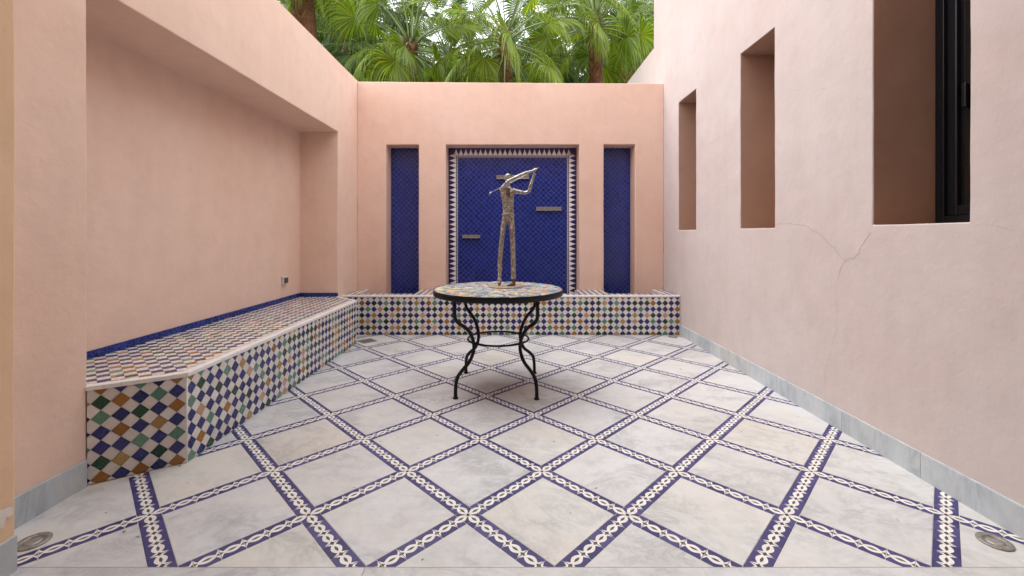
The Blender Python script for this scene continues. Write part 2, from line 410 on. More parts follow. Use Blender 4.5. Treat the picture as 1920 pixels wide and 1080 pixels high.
bits = [b for b in bits if in_room(b[1].x, b[1].y, .045)]
bits.sort(key=lambda b: b[1].length)
rest = MB(); cnt = 0
for kind, c, a in bits:
    # 'half' is placed so that its lens centre sits at c
    loc = Vector((c.x, c.y, -0.0045+rnd.uniform(-.0002, .0002)))
    nm = 'band_knot_tile' if kind == 'node' else 'band_tile'
    if kind == 'node' or cnt < 290:
        o = link(bpy.data.objects.new(nm, mesh_of[kind]), floor); o.location = loc; o.rotation_euler = (0, 0, a)
        if kind != 'node': cnt += 1
    else:
        Mx = Matrix.Translation(loc) @ Matrix.Rotation(a, 4, 'Z'); s = src_of[kind]
        b0 = len(rest.v); rest.v += [tuple(Mx @ Vector(v)) for v in s.v]
        for f, mi in zip(s.f, s.m): rest.f.append([b0+q for q in f]); rest.m.append(rest.mi(s.mats[mi])); rest.sm.append(False)
o = rest.obj('far_band_tile', floor, fix=False); o['kind'] = 'stuff'
# threshold slabs
th = empty('threshold', (0, YTH, 0)); tag(th, 'plain white marble threshold strip along the near edge of the patterned floor', kind='structure')
for a, b_ in ((-2.6, -1.73), (-1.73, -.523), (-.523, .69), (.69, 1.9), (1.9, 2.6)):
    tb = MB(); hx = (b_-a)/2-.0007; tb.tile([(-hx,-3.0),(hx,-3.0),(hx,0),(-hx,0)], .012, .001, M['marble'], None, 0)
    o = tb.obj('threshold_slab', th); o.location = ((a+b_)/2, 0, -.0095)

tb = MB(); tb.box((-2.6, .0005, -.004), (2.6, .0035, .0018), M['grout']); tb.obj('joint', th)
# ------------------------------------------------------------------ walls
def wall_mesh(name, base, cutters, mat, bev=0.007):
    b = MB(); b.box(base[0], base[1], mat); o = b.obj(name)
    for c in cutters:
        cb = MB(); cb.box(c[0], c[1], mat); co = cb.obj('cutter')
        md = o.modifiers.new('b', 'BOOLEAN'); md.operation = 'DIFFERENCE'; md.solver = 'EXACT'; md.object = co
        dg = bpy.context.evaluated_depsgraph_get(); me = bpy.data.meshes.new_from_object(o.evaluated_get(dg))
        o.modifiers.clear(); o.data = me; bpy.data.objects.remove(co)
    md = o.modifiers.new('v', 'BEVEL'); md.width = bev; md.segments = 3; md.limit_method = 'ANGLE'; md.angle_limit = R(40)
    dg = bpy.context.evaluated_depsgraph_get(); me = bpy.data.meshes.new_from_object(o.evaluated_get(dg)); o.modifiers.clear(); o.data = me
    bm = bmesh.new(); bm.from_mesh(me)
    # hand-trowelled edges: cut long edges up and let them wander a few millimetres
    long = [e for e in bm.edges if e.calc_length() > .25]
    for _ in range(2):
        long = [e for e in bm.edges if e.calc_length() > .25 and len(e.link_faces) == 2 and (e.link_faces[0].calc_area() < .05 or e.link_faces[1].calc_area() < .05)]
        bmesh.ops.subdivide_edges(bm, edges=long, cuts=5)
    bmesh.ops.triangulate(bm, faces=[f for f in bm.faces if len(f.verts) > 4])
    for v in bm.verts:
        q = v.co*5.5; d = Vector((noise.noise(q), noise.noise(q+Vector((9, 3, 1))), noise.noise(q+Vector((2, 7, 5)))))
        q2 = v.co*1.1; d += 1.2*Vector((noise.noise(q2), noise.noise(q2+Vector((4, 1, 8))), noise.noise(q2+Vector((6, 2, 2)))))
        v.co += d*0.0022
    bm.to_mesh(me); bm.free()
    for pz in me.polygons: pz.use_smooth = False
    return o
ZL = 3.244
NY0, NY1, NZ, NX = 2.077, 5.103, 2.413, -2.482
lw = empty('garden_wall', (-XW, 3.9, 0)); tag(lw, 'pink plastered wall with a deep recess over the tiled bench', 'wall')
o = wall_mesh('wall', ((-3.0, 1.2, -.2), (-XW, 6.45, ZL)), [((NX, NY0, -.3), (-1.9, NY1, NZ))], M['plaster_mid'])
o.parent = lw; o.matrix_parent_inverse = Matrix.Translation((XW, -3.9, 0))
def part_world(o, parent):      # parent an object built in world coordinates
    o.parent = parent; o.matrix_parent_inverse = Matrix.Translation(-Vector(parent.location)); return o
pier = empty('door_pier', (-1.773, 1.5, 0)); tag(pier, 'plastered pier at the left edge, warm room light put into its colour, with a chipped bare patch', 'wall')
part_world(wall_mesh('pier', ((-2.9, -3.7, -.2), (-1.773, 1.552, ZL+.3)), [], M['plaster_warmlit']), pier)
def skirting(parent, x, y0, y1, n, side):
    for k in range(n):
        a = y0+(y1-y0)*k/n; c = y0+(y1-y0)*(k+1)/n; b = MB()
        L = c-a-.0012
        b.tile([(-L/2, 0), (L/2, 0), (L/2, .13), (-L/2, .13)], .012, .0015, M['marble_skirt'], None, 0)
        o = b.obj('skirting_panel'); o.parent = parent; o.matrix_parent_inverse = Matrix.Translation(-Vector(parent.location))
        # local x -> +-y, local y -> z, local z -> towards the court
        if side > 0: rot = Matrix(((0, 0, -1, 0), (-1, 0, 0, 0), (0, 1, 0, 0), (0, 0, 0, 1)))
        else: rot = Matrix(((0, 0, 1, 0), (1, 0, 0, 0), (0, 1, 0, 0), (0, 0, 0, 1)))
        o.matrix_basis = Matrix.Translation((x-side*.001*0, (a+c)/2, -.003)) @ rot
skirting(lw, -XW, 1.55, 2.066, 1, -1)
skirting(pier, -1.773, .3, 1.548, 2, -1)
# bare patch on the pier (irregular, slightly proud filler)
pb = MB()
def pier_pt(px, py): 
    Y = 812*1.773/(957-px); return (-1.768, Y, 1.2+(440-py)*Y/812)
ring = [(-6,958),(2,955),(12,951),(20,950),(24,955),(22,964),(15,970),(8,970),(6,980),(4,990),(-6,992)]
ring = [pier_pt(*q) for q in ring]
cc = sum((Vector(r) for r in ring), Vector())/len(ring); cc.x += .001
pb.add([cc]+ring, [(0, i+1, (i+1) % len(ring)+1) for i in range(len(ring))], M['filler'])
part_world(pb.obj('bare_patch', fix=False), pier)

# right-hand house wall with two slits and a window
hw_ = empty('house_wall', (XW, 3.0, 0)); tag(hw_, 'tall pale pink house wall with two narrow slots and a dark window', 'wall')
WZ0, WZ1 = 1.253, 2.795
YS = [(4.737, 5.233), (3.33, 3.825)]
cut = [((1.9, a, WZ0), (XW+.34, b, WZ1)) for a, b in YS]+[((1.9, 1.915, WZ0), (2.90, 2.424, 3.35))]
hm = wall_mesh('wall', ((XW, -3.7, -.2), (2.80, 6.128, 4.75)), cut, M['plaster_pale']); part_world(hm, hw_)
hm.data.materials.append(M['reveal'])      # same wall paint, with the shade of the openings put into its colour
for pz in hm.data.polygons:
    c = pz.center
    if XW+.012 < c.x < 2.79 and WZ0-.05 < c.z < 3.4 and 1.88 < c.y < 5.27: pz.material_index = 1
skirting(hw_, XW, .10, 5.178, 10, 1)
gw = MB(); gw.box((XW+.001, 6.13, -.2), (2.6, 13, 3.84), M['plaster_pale'])
tag(gw.obj('boundary_wall'), 'lower pink boundary wall running on behind the tall house wall towards the palms', 'wall')
# cracks (laid on the hand-finished surface of the wall)
from mathutils.bvhtree import BVHTree
_bm = bmesh.new(); _bm.from_mesh(hm.data); _tree = BVHTree.FromBMesh(_bm)
def crack(pts, wd=.0016):
    b = MB(); q = []
    for (px, py) in pts:
        Y = 812*XW/(px-957); q.append(Vector((XW-.0012, Y, 1.2+(440-py)*Y/812)))
    fine = []
    for a, c in zip(q, q[1:]):
        n = max(2, int((c-a).length/.018))
        for k in range(n):
            p_ = a.lerp(c, k/n); s = .0060
            fine.append(p_+Vector((0, rnd.uniform(-s, s), rnd.uniform(-s, s))))
    fine.append(q[-1]); vs = []
    for k, p_ in enumerate(fine):
        t_ = (fine[min(k+1, len(fine)-1)]-fine[max(k-1, 0)]).normalized(); nn = Vector((0, -t_.z, t_.y))*wd*rnd.uniform(.35, .75)
        for e_ in (p_+nn, p_-nn):
            hit = _tree.ray_cast(Vector((XW-.3, e_.y, e_.z)), Vector((1, 0, 0)))[0]
            vs.append(Vector(((hit.x if hit and abs(hit.x-XW) < .03 else XW)-.0009, e_.y, e_.z)))
    fs = [(2*k, 2*k+2, 2*k+3, 2*k+1) for k in range(len(fine)-1)]
    # a shallow groove: two lips and a bottom
    b.add(vs, fs, M['crack']); part_world(b.obj('crack', fix=False), hw_)
crack([(1452,421),(1478,419),(1512,424),(1528,434),(1542,443),(1552,455),(1568,468),(1578,484),(1590,488),(1602,484),(1612,474),(1614,462),(1628,447),(1634,436)], .0019)
crack([(1588,486),(1578,500),(1572,520)], .0018)
crack([(1572,520),(1567,545),(1570,580),(1569,612),(1562,650),(1550,685),(1546,720)], .0008)
crack([(1308,430),(1325,422),(1342,420),(1360,436),(1375,438),(1388,430)], .0008)
crack([(1310,285),(1330,270),(1352,262)], .0006)
crack([(1520,175),(1560,160),(1605,138),(1636,128)], .0006)
crack([(1640,446),(1662,452),(1684,452),(1704,444),(1716,443)], .0006)
crack([(1820,426),(1845,420),(1875,424),(1900,432)], .0006)
# window in the deep opening
wd_ = empty('window', (2.373, 2.17, WZ0)); tag(wd_, 'tall black framed window set deep in the pale house wall', 'window')
def wbox(name, a, b_, mat, bev=.003):
    b = MB(); b.box(a, b_, mat); o = b.obj(name); md = o.modifiers.new('v', 'BEVEL'); md.width = bev; md.segments = 2
    return part_world(o, wd_)
fz0, fz1 = WZ0+.004, 3.346
wbox('frame', (2.373, 2.372, fz0), (2.45, 2.420, fz1), M['frame']); wbox('frame', (2.373, 1.919, fz0), (2.45, 1.965, fz1), M['frame'])
wbox('frame', (2.373, 1.9655, fz0), (2.45, 2.3715, fz0+.045), M['frame'])
wbox('sash', (2.388, 2.318, fz0+.046), (2.44, 2.371, fz1), M['frame'], .006); wbox('sash', (2.388, 1.966, fz0+.046), (2.44, 2.01, fz1), M['frame'], .006)
wbox('sash', (2.388, 2.0105, fz0+.046), (2.44, 2.3175, fz0+.10), M['frame'], .006)
wbox('glass', (2.412, 2.011, fz0+.101), (2.420, 2.317, fz1), M['glass'], .0005)
wbox('handle', (2.385, 2.270, 1.87), (2.404, 2.292, 2.0), M['frame'], .004)
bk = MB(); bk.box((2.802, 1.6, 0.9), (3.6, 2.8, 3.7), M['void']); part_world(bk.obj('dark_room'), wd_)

# the house the camera stands in: room behind the threshold and the storey above it
rm = empty('garden_room', (0, -1, 0)); tag(rm, 'house front with an open room behind the threshold', 'house')
for nm, a, c in (('ceiling', (-2.89, -3.6, 2.95), (2.029, 1.45, 3.2)), ('rear_wall', (-1.77, -3.8, 0), (2.02, -3.6, 2.949)), ('upper_front', (-2.89, 1.15, 3.201), (2.029, 1.45, 4.7))):
    b = MB(); b.box(a, c, M['plaster']); part_world(b.obj(nm), rm)
# back wall with three niches
NI = [(-1.647, -1.216), (-.855, .912), (1.237, 1.654)]; NZT = 2.395
bw = empty('back_wall', (0, YB, 0)); tag(bw, 'pink back wall holding three blue mosaic niches above the basin', 'wall')
o = wall_mesh('wall', ((-XW+.001, YB, -.2), (XW-.001, 6.30, 3.215)), [((a, 5.5, .15), (b, YN+.006, NZT)) for a, b in NI], M['plaster'])
for v in o.data.vertices:
    if v.co.z > 3.1: v.co.z += -.006*v.co.x
part_world(o, bw)

# ------------------------------------------------------------------ tile fields
def diamond(cx, cy, s=S, sy=None):
    h = s/2; g_ = (sy or s)/2; return [(cx-h, cy), (cx, cy-g_), (cx+h, cy), (cx, cy+g_)]
full_cache = {}
def lay(parent, frame, region, org, s, colour, white, budget, rest, th=.003, gap=.0005, inset=.0006, tiltmax=.022, keyf=None, names=('coloured_tile', 'white_tile'), sy=None, jit=.0009):
    """diamond tiling of a convex region in the plane of `frame`; `budget` counts the ones that stay separate objects"""
    xs = [p[0] for p in region]; ys = [p[1] for p in region]
    i0, i1 = int((min(xs)-org[0])/s)-2, int((max(xs)-org[0])/s)+2; sy = sy or s; j0, j1 = int((min(ys)-org[1])/s)-2, int((max(ys)-org[1])/s)+2
    items = []
    for i in range(i0, i1+1):
        for j in range(j0, j1+1):
            for wht in (0, 1):
                cx, cy = org[0]+(i+.5*wht)*s, org[1]+(j+.5*wht)*sy
                d = diamond(cx, cy, s, sy); c = clip(d, region)
                if not c: continue
                isfull = len(c) == 4 and all(abs(a[0]-b[0])+abs(a[1]-b[1]) < 1e-6 for a, b in zip(sorted(c), sorted(d)))
                items.append((wht, cx, cy, c, isfull))
    if keyf: items.sort(key=lambda q: keyf(frame @ Vector((q[1], q[2], 0))))
    for wht, cx, cy, c, isfull in items:
        mat = white if wht else colour(cx, cy)
        nm = names[wht]
        loc = Vector((cx, cy, rnd.uniform(-.0004, .0004)))
        tilt = Matrix.Rotation(rnd.uniform(-tiltmax, tiltmax), 4, 'X') @ Matrix.Rotation(rnd.uniform(-tiltmax, tiltmax), 4, 'Y')
        Mx = frame @ Matrix.Translation(loc) @ tilt
        if budget[wht] > 0:
            key = (mat.name, s, sy, th, gap, inset)
            if isfull: key = key+(rnd.randint(0, 5),)
            if isfull and key in full_cache: me = full_cache[key]
            else:
                b = MB()
                if not b.tile([(q[0]-cx+(rnd.uniform(-jit, jit) if isfull else 0), q[1]-cy+(rnd.uniform(-jit, jit) if isfull else 0)) for q in c], th, inset, mat, None, gap): continue
                me = b.mesh(nm)
                if isfull: full_cache[key] = me
            o = link(bpy.data.objects.new(nm, me)); o.parent = parent
            o.matrix_basis = Mx; o.matrix_parent_inverse = parent_inv(parent)
            budget[wht] -= 1
        else: rest.tile([(q[0]-cx, q[1]-cy) for q in c], th, inset, mat, Mx, gap)
def parent_inv(p_):
    mt = Matrix.Translation(-Vector(p_.location))
    return mt if p_.parent is None else mt @ Matrix.Identity(4)
def pick(cx=0, cy=0): return M[rnd.choice(PAL)]
LET = {'b': 't_blue', 'i': 't_blue2', 'g': 't_green', 'm': 't_mint', 'n': 't_brown', 'o': 't_ochre', 't': 't_tan'}
def chart(rows, x0, ztop, s, sy, more=None):
    """colours read row by row from the photograph, top row first; elsewhere by chance"""
    def f(cx, cy):
        i = round((cx-x0)/s); k = round((ztop-cy)/sy)
        for (i0, rr) in rows:
            if 0 <= k < len(rr) and 0 <= i-i0 < len(rr[k]) and rr[k][i-i0] in LET: return M[LET[rr[k][i-i0]]]
        return pick()
    return f
def fr(o, x, y, z):   # frame: origin, x axis, y axis, normal
    return Matrix(((x[0], y[0], z[0], o[0]), (x[1], y[1], z[1], o[1]), (x[2], y[2], z[2], o[2]), (0, 0, 0, 1)))
camd = lambda v: (v-Vector((0, 0, 1.2))).length

# mosaic panels in the niches
def mosaic(x0, x1, z0, z1, label, central):
    pn = MB(); pn.box((x0+.001, YN-.006, z0), (x1-.001, YN+.004, z1-.001), M['grout_blue']); o = pn.obj('mosaic_panel'); part_world(o, bw)
    o['label'] = label
    F = fr((0, YN-.006, 0), (1, 0, 0), (0, 0, 1), (0, -1, 0)); rest = MB()
    bud = [300, 300]
    # z-limits of what is seen
    m_ = 0.136 if central else 0.0
    reg = [(x0+m_+.001, z0), (x1-m_-.001, z0), (x1-m_-.001, z1-m_-.002), (x0+m_+.001, z1-m_-.002)]
    blue = lambda cx, cy: M['t_deep']
    # one lattice of equal blue squares: nearest to the eye first
    ctr = Vector(((x0+x1)/2, YN, 1.5))
    class Par: pass
    b0 = [300 if central else 150, 0]
    half_b = [b0[0]//2, b0[0]//2]
    nn_ = round((reg[1][0]-reg[0][0])/.0705); lay_sub(o, F, reg, (reg[0][0], reg[2][1]-30*.0705), (reg[1][0]-reg[0][0])/nn_, blue, M['t_deep'], half_b, rest,   .0022, .0015, .0006, .03, lambda v: abs(v.z-1.5)*1.0+abs(v.x-ctr.x), ('blue_tile', 'blue_tile'))
    if central:
        b2 = MB()
        # dark blue ground of the frieze, ivory flame-shaped tiles on it
        fz = .0014
        Fm = lambda x, z, y=0: (x, YN-.0062-y, z)
        for (a, c) in (((x0+.002, z0), (x0+.106, z1-.002)), ((x1-.106, z0), (x1-.002, z1-.002)), ((x0+.106, z1-.106), (x1-.106, z1-.002))):
            rest.add([Fm(a[0], a[1], fz), Fm(c[0], a[1], fz), Fm(c[0], c[1], fz), Fm(a[0], c[1], fz)], [(0, 1, 2, 3)], M['t_blue2'])
        prof = [(-.5, 0), (.5, 0), (.47, .10), (.33, .34), (.20, .52), (.10, .74), (0, .97), (-.10, .74), (-.20, .52), (-.33, .34), (-.47, .10)]
        sp = .0676
        def flame(cx, cz, ux, uz):
            # ux,uz: direction of the tip
            px_, pz_ = -uz, ux
            b = MB(); Lh = .094
            vs = []
            for lvl in (0, .0022):
                for (a, h_) in prof: vs.append((px_*a*sp*.97+ux*h_*Lh, -lvl, pz_*a*sp*.97+uz*h_*Lh))
            n = len(prof)
            b.add(vs, [tuple(range(n, 2*n))]+[(i, (i+1) % n, n+(i+1) % n, n+i) for i in range(n)], M['t_edge'])
            q = b.obj('flame_tile', None); q.parent = o; q.matrix_parent_inverse = Matrix.Identity(4)
            q.matrix_parent_inverse = Matrix.Translation((0, 0, 0)) @ inv_chain(o); q.matrix_basis = Matrix.Translation((cx, YN-.0074, cz))
        n = int(round((x1-x0-.212)/sp)); spx = (x1-x0-.212)/n
        for k in range(n+1): flame(x0+.106+spx*k, z1-.104, 0, 1)
        k = 0
        while z1-.106-sp*k > z0+.15: 
            flame(x0+.104, z1-.106-sp*k, -1, 0); flame(x1-.104, z1-.106-sp*k, 1, 0); k += 1
        # string of tiny beads between two dark lines
        def bead(x, z):
            r = .0062; rest.box((x-r, YN-.0092, z-r), (x+r, YN-.0065, z+r), M['t_edge'])
        for (a, c) in (((x0+.106, z0), (x0+.136, z1-.106)), ((x1-.136, z0), (x1-.106, z1-.106)), ((x0+.136, z1-.136), (x1-.136, z1-.106))):
            rest.add([Fm(a[0], a[1], .0012), Fm(c[0], a[1], .0012), Fm(c[0], c[1], .0012), Fm(a[0], c[1], .0012)], [(0, 1, 2, 3)], M['t_blue2'])
        st = .0205; n = int((x1-x0-.242)/st); s2 = (x1-x0-.242)/n
        for k in range(n+1): bead(x0+.121+s2*k, z1-.121)
        z = z1-.121-st
        while z > z0: bead(x0+.121, z); bead(x1-.121, z); z -= st
    r = rest.obj('joined_tile', None, fix=False); r.parent = o; r.matrix_parent_inverse = inv_chain(o); r['kind'] = 'stuff'
    return o
def inv_chain(o):
    # inverse of the world matrix of a part whose ancestors only translate
    M_ = Matrix.Identity(4); 
    chain = []; q = o
    while q is not None: chain.append(q); q = q.parent
    for q in reversed(chain):
        M_ = M_ @ (q.matrix_parent_inverse if q.parent else Matrix.Identity(4)) @ Matrix.Translation(q.location)
    return M_.inverted()
def lay_sub(parent, *a):
    before = set(parent.children) if False else None
    frame, region, org, s, colour, white, budget, rest, th, gap, inset, tiltmax, keyf, names = a
    inv = inv_chain(parent)
    global parent_inv
    keep = parent_inv; parent_inv = lambda p_: inv
    lay(parent, frame, region, org, s, colour, white, budget, rest, th, gap, inset, tiltmax, keyf, names)
    parent_inv = keep
mosaic(NI[0][0], NI[0][1], .16, NZT, 'narrow deep blue mosaic panel near the bench', False)
mosaic(NI[1][0], NI[1][1], .16, NZT, 'wide deep blue mosaic panel framed by ivory flame tiles', True)
mosaic(NI[2][0], NI[2][1], .16, NZT, 'narrow deep blue mosaic panel near the house wall', False)
# slotted steel water spouts
for (a, b_, y0_, y1_, lab) in ((930.8, 991.9, 328.4, 335.4, 'long steel water spout behind the statue head'), (1005.9, 1052.5, 387.9, 394.6, 'steel water spout right of the statue, halfway up the mosaic'), (867, 900, 440.3, 446.4, 'short steel water spout, lowest on the mosaic')):
    k = 5.93/812; x0, x1 = (a-957)*k, (b_-957)*k; z1, z0 = 1.2+(440-y0_)*k, 1.2+(440-y1_)*k
    e = empty('water_spout', ((x0+x1)/2, 5.96, z0)); tag(e, lab, 'water spout', 'steel water spouts on the blue mosaic')
    b = MB(); b.box((x0, 5.925, z1-.011), (x1, 5.972, z1), M['spout']); b.box((x0, 5.925, z0), (x1, 5.972, z0+.009), M['spout'])
    b.box((x0, 5.925, z0+.009), (x0+.007, 5.972, z1-.011), M['spout']); b.box((x1-.007, 5.925, z0+.009), (x1, 5.972, z1-.011), M['spout'])
    part_world(b.obj('casing'), e)
    b = MB(); b.box((x0+.007, 5.935, z0+.009), (x1-.007, 5.972, z1-.011), M['steel_dull']); part_world(b.obj('slot'), e)

# ------------------------------------------------------------------ basin at the foot of the back wall
bs = empty('fountain_basin', (0, YP, 0)); tag(bs, 'low zellige tiled water basin along the back wall', 'basin')
body = MB(); zb = ZT-.006
body.box((-XW+.002, YP+.003, 0), (XW-.002, 5.366, zb), M['grout_light'])
body.box((-XW+.002, 5.3665, 0), (-1.88, YB-.001, zb), M['grout_light']); body.box((1.88, 5.3665, 0), (XW-.002, YB-.001, zb), M['grout_light'])
body.box((-1.19, 5.3665, 0), (-.83, YB-.001, zb), M['grout_light']); body.box((.85, 5.3665, 0), (1.22, YB-.001, zb), M['grout_light'])
body.box((-1.8795, 5.367, .05), (1.8795, YB-.002, .20), M['t_band'])
part_world(body.obj('body'), bs)
rest = MB(); bud = [300, 300]
F = fr((0, YP+.003, 0), (1, 0, 0), (0, 0, 1), (0, -1, 0))
lay(bs, F, [(-XW+.004, .002), (XW-.004, .002), (XW-.004, ZB-.001), (-XW+.004, ZB-.001)], (-1.777, .0145), .07258,
    chart([(0, ['itbmnitinioomi', 'nbgbmigmiobnmbgb', 'bmbtginiimbigiobb', 'gbobbtgbgbtbbobb', 'ntbmgbboimbnmbnb', 'bgnbitogbgtitbibo', 'bobbtbbiobbnbinbg']),
           (33, ['mtiomnimimnbtioimnii', 'boimgbgtbmbigignigib', 'bbmnbibmgnbgbmbbbiin', 'mbgbtgobbmbbobtgbtib', 'bobnbibmgbobtbbmbgmo', 'nbmbobgnbmiiigbbbobb', 'minigtggitiioigngmio'])], -1.777, .0145+.0733*6, .07258, .0733),
    M['t_white'], bud, rest, keyf=lambda v: abs(v.x-.1), sy=.0733)
bud0 = [0, 0]
for (a, b_, c, d) in ((-XW+.004, XW-.004, YP+.044, 5.366), (-XW+.004, -1.88, 5.366, YB-.002), (1.88, XW-.004, 5.366, YB-.002), (-1.19, -.83, 5.366, YB-.002), (.85, 1.22, 5.366, YB-.002)):
    if b_-a < .3: a, b_ = (a, b_-.03) if a < 0 else (a+.03, b_)
    lay(bs, fr((0, 0, zb), (1, 0, 0), (0, 1, 0), (0, 0, 1)), [(a, c), (b_, c), (b_, d), (a, d)], (-1.777, 5.20), S, pick, M['t_white'], bud0, rest)
for s_ in (-1, 1):
    x = s_*1.895; rest.box((x-.015, 5.366, zb), (x+.015, YB-.003, zb+.0045), M['t_edge'])
r = rest.obj('joined_tile', bs, fix=False); part_world(r, bs); r['kind'] = 'stuff'
def edge_run(parent, p0, p1, inward, wid, nm='edge_tile', L=.070):
    """white L-shaped edge tiles from p0 to p1 (plan), inward = unit vector to the top surface"""
    p0, p1 = Vector(p0), Vector(p1); d = (p1-p0); n = max(1, round(d.length/L)); d.normalize(); l = (p1-p0).length/n
    for k in range(n):
        c = p0+d*l*(k+.5); b = MB(); g_ = .0006; hl = l/2-g_
        # section in (depth, height)
        sec = [(0, ZB+.0005), (.006, ZB+.0005), (.006, zb), (wid, zb), (wid, ZT+.0008), (.003, ZT+.0008), (0, ZT-.0025)]
        vs = []
        for sgn in (-1, 1):
            for (dp, z) in sec: q = d*sgn*hl+Vector(inward)*dp; vs.append((q.x, q.y, z))
        m_ = len(sec); b.add(vs, [tuple(range(m_)), tuple(range(m_, 2*m_))[::-1]]+[(i, i+m_, (i+1) % m_+m_, (i+1) % m_) for i in range(m_)], M['t_edge'])
        o = b.obj(nm); part_world(o, parent); o.location = (c.x, c.y, rnd.uniform(-.0004, .0004))
edge_run(bs, (-XW+.003, YP-.004), (XW-.003, YP-.004), (0, 1), .046, L=.105)
for (px, lab) in ((683, 'hole near the bench'), (1236, 'hole near the house wall')):
    X = (px-957)/812*YP; b = MB(); b.lathe([(.0125, 0), (.0125, .006), (.009, .007)], M['steel_dull'], 14); b.lathe([(.0088, .0065), (.0085, .0072)], M['void'], 14)
    o = b.obj('pipe_hole'); part_world(o, bs); o.matrix_basis = Matrix.Translation((X, YP+.001, .085)) @ Matrix.Rotation(R(90), 4, 'X')

# ------------------------------------------------------------------ tiled bench in the recess
bn = empty('tiled_bench', (-1.9, 3.5, 0)); tag(bn, 'built-in bench covered in multicoloured zellige tiles under the recess', 'bench')
A0, A1, A2, A3 = (-XW, 2.069), (-1.70, 2.278), (-1.70, 4.786), (-XW, 5.095)
foot = [(NX+.002, NY0+.002), (-XW, NY0+.001), A1, A2, A3, (NX+.002, NY1-.002)]
def inset_poly(poly, d): return shrink(poly, d) or poly
b = MB(); core = [(NX+.002, NY0+.003), (-XW+.002, NY0+.003), (A1[0]-.004, A1[1]+.0035), (A2[0]-.004, A2[1]-.003), (-XW, 5.09), (NX+.002, NY1-.003)]
b.prism(core, 0, zb, M['grout_light']); part_world(b.obj('body'), bn)
rest = MB(); bud = [300, 300]
def face(parent, p0, p1, bud, rest, off0, gap=.0005, rows=None):
    p0, p1 = Vector(p0), Vector(p1); d = (p1-p0); L = d.length; d.normalize(); nrm = Vector((d.y, -d.x))
    o_ = p0-nrm*.003
    F = fr((o_.x, o_.y, 0), (d.x, d.y, 0), (0, 0, 1), (nrm.x, nrm.y, 0))
    lay(parent, F, [(.004, .002), (L-.004, .002), (L-.004, ZB-.001), (.004, ZB-.001)], (off0, .0200), .0735, chart(rows, off0, .0200+.0732*6, .0735, .0732) if rows else pick, M['t_white'], bud, rest, keyf=camd, gap=gap, sy=.0732)
face(bn, A0, A1, bud, rest, .054, .0008, [(-1, ['tnbmbo', 'tgnbmb', 'bmbgbn', 'bbnbob', 'mbbmbm', 'bgobgb', 'bnbnbn'])])
face(bn, A1, A2, bud, rest, .030, .0005, [(0, ['nmbgmbibgbnb', 'bgbbmbobbibn', 'mbbgbibtmbbi', 'btbibgbbimbb', 'bbmbnbbgbbob', 'bnbbibmbbtbi', 'mbgbibbobbgb'])])
face(bn, A2, A3, [0, 0], rest, .01)
FT = fr((0, 0, zb), (1, 0, 0), (0, 1, 0), (0, 0, 1))
for topreg in ([(-XW-.0, NY0+.024), (A1[0]-.038, A1[1]+.018), (A2[0]-.038, A2[1]-.016), (-XW, NY1-.045)], [(NX+.003, NY0+.004), (-XW-.004, NY0+.004), (-XW, NY0+.024), (-XW, NY1-.045), (-XW-.01, NY1-.003), (NX+.003, NY1-.003)]):
    lay(bn, FT, topreg, (-XW, 2.31), S, pick, M['t_white'], bud, rest, keyf=camd)
r = rest.obj('joined_tile', None, fix=False); part_world(r, bn); r['kind'] = 'stuff'
dA = (Vector(A1)-Vector(A0)).normalized(); inA = Vector((-dA.y, dA.x)); dC = (Vector(A3)-Vector(A2)).normalized(); inC = Vector((-dC.y, dC.x))
oA = -inA*.004; oC = -inC*.004
edge_run(bn, Vector(A0)+oA, Vector(A1)+oA, inA, .034)
edge_run(bn, (A1[0]+.004, A1[1]), (A2[0]+.004, A2[1]), (-1, 0), .036)
edge_run(bn, Vector(A2)+oC, Vector(A3)+oC, inC, .036)
for (c, nm) in ((A1, 'corner_strip'), (A2, 'corner_strip')):
    b = MB(); b.tube([(c[0]-.004, c[1]+(.003 if c is A1 else -.003), .001), (c[0]-.004, c[1]+(.003 if c is A1 else -.003), ZB)], .0045, M['t_edge'], 10); part_world(b.obj(nm), bn)
# blue border tiles at the foot of the recess walls
def border(y0, y1, n):
    for k in range(n):
        a = y0+(y1-y0)*k/n; c = y0+(y1-y0)*(k+1)/n; L = (c-a)
        b = MB(); b.tile([(-L/2, 0), (L/2, 0), (L/2, .046), (-L/2, .046)], .006, .0008, M['t_band'], None, .0006); o = b.obj('border_tile')
        part_world(o, bn); o.matrix_basis = Matrix.Translation((NX+.002+rnd.uniform(-.0005, .0005), (a+c)/2, ZT-.004)) @ Matrix(((0, 0, 1, 0), (1, 0, 0, 0), (0, 1, 0, 0), (0, 0, 0, 1))) @ Matrix.Rotation(rnd.uniform(-.02, .02), 4, 'X')
border(NY0+.003, NY1-.003, 59)
for k in range(9):
    a = NX+.009+k*.0493; b = MB(); b.tile([(0, 0), (.0493, 0), (.0493, .046), (0, .046)], .006, .0008, M['t_band'], None, .0006); o = b.obj('border_tile')
    part_world(o, bn); o.matrix_basis = Matrix.Translation((a, NY1-.002, ZT-.004)) @ Matrix(((1, 0, 0, 0), (0, 0, -1, 0), (0, 1, 0, 0), (0, 0, 0, 1)))

# socket on the recess wall
sk = empty('wall_socket', (NX, 4.74, .70)); tag(sk, 'small white socket with dark cover low on the recess wall', 'socket')
b = MB(); b.box((0, -.046, -.042), (.022, .046, .042), M['white_plastic']); o = b.obj('housing', sk); md = o.modifiers.new('v', 'BEVEL'); md.width = .004; md.segments = 2
b = MB(); b.box((.0225, -.030, -.030), (.036, .034, .030), M['dark_plastic']); o = b.obj('cover', sk); md = o.modifiers.new('v', 'BEVEL'); md.width = .009; md.segments = 3

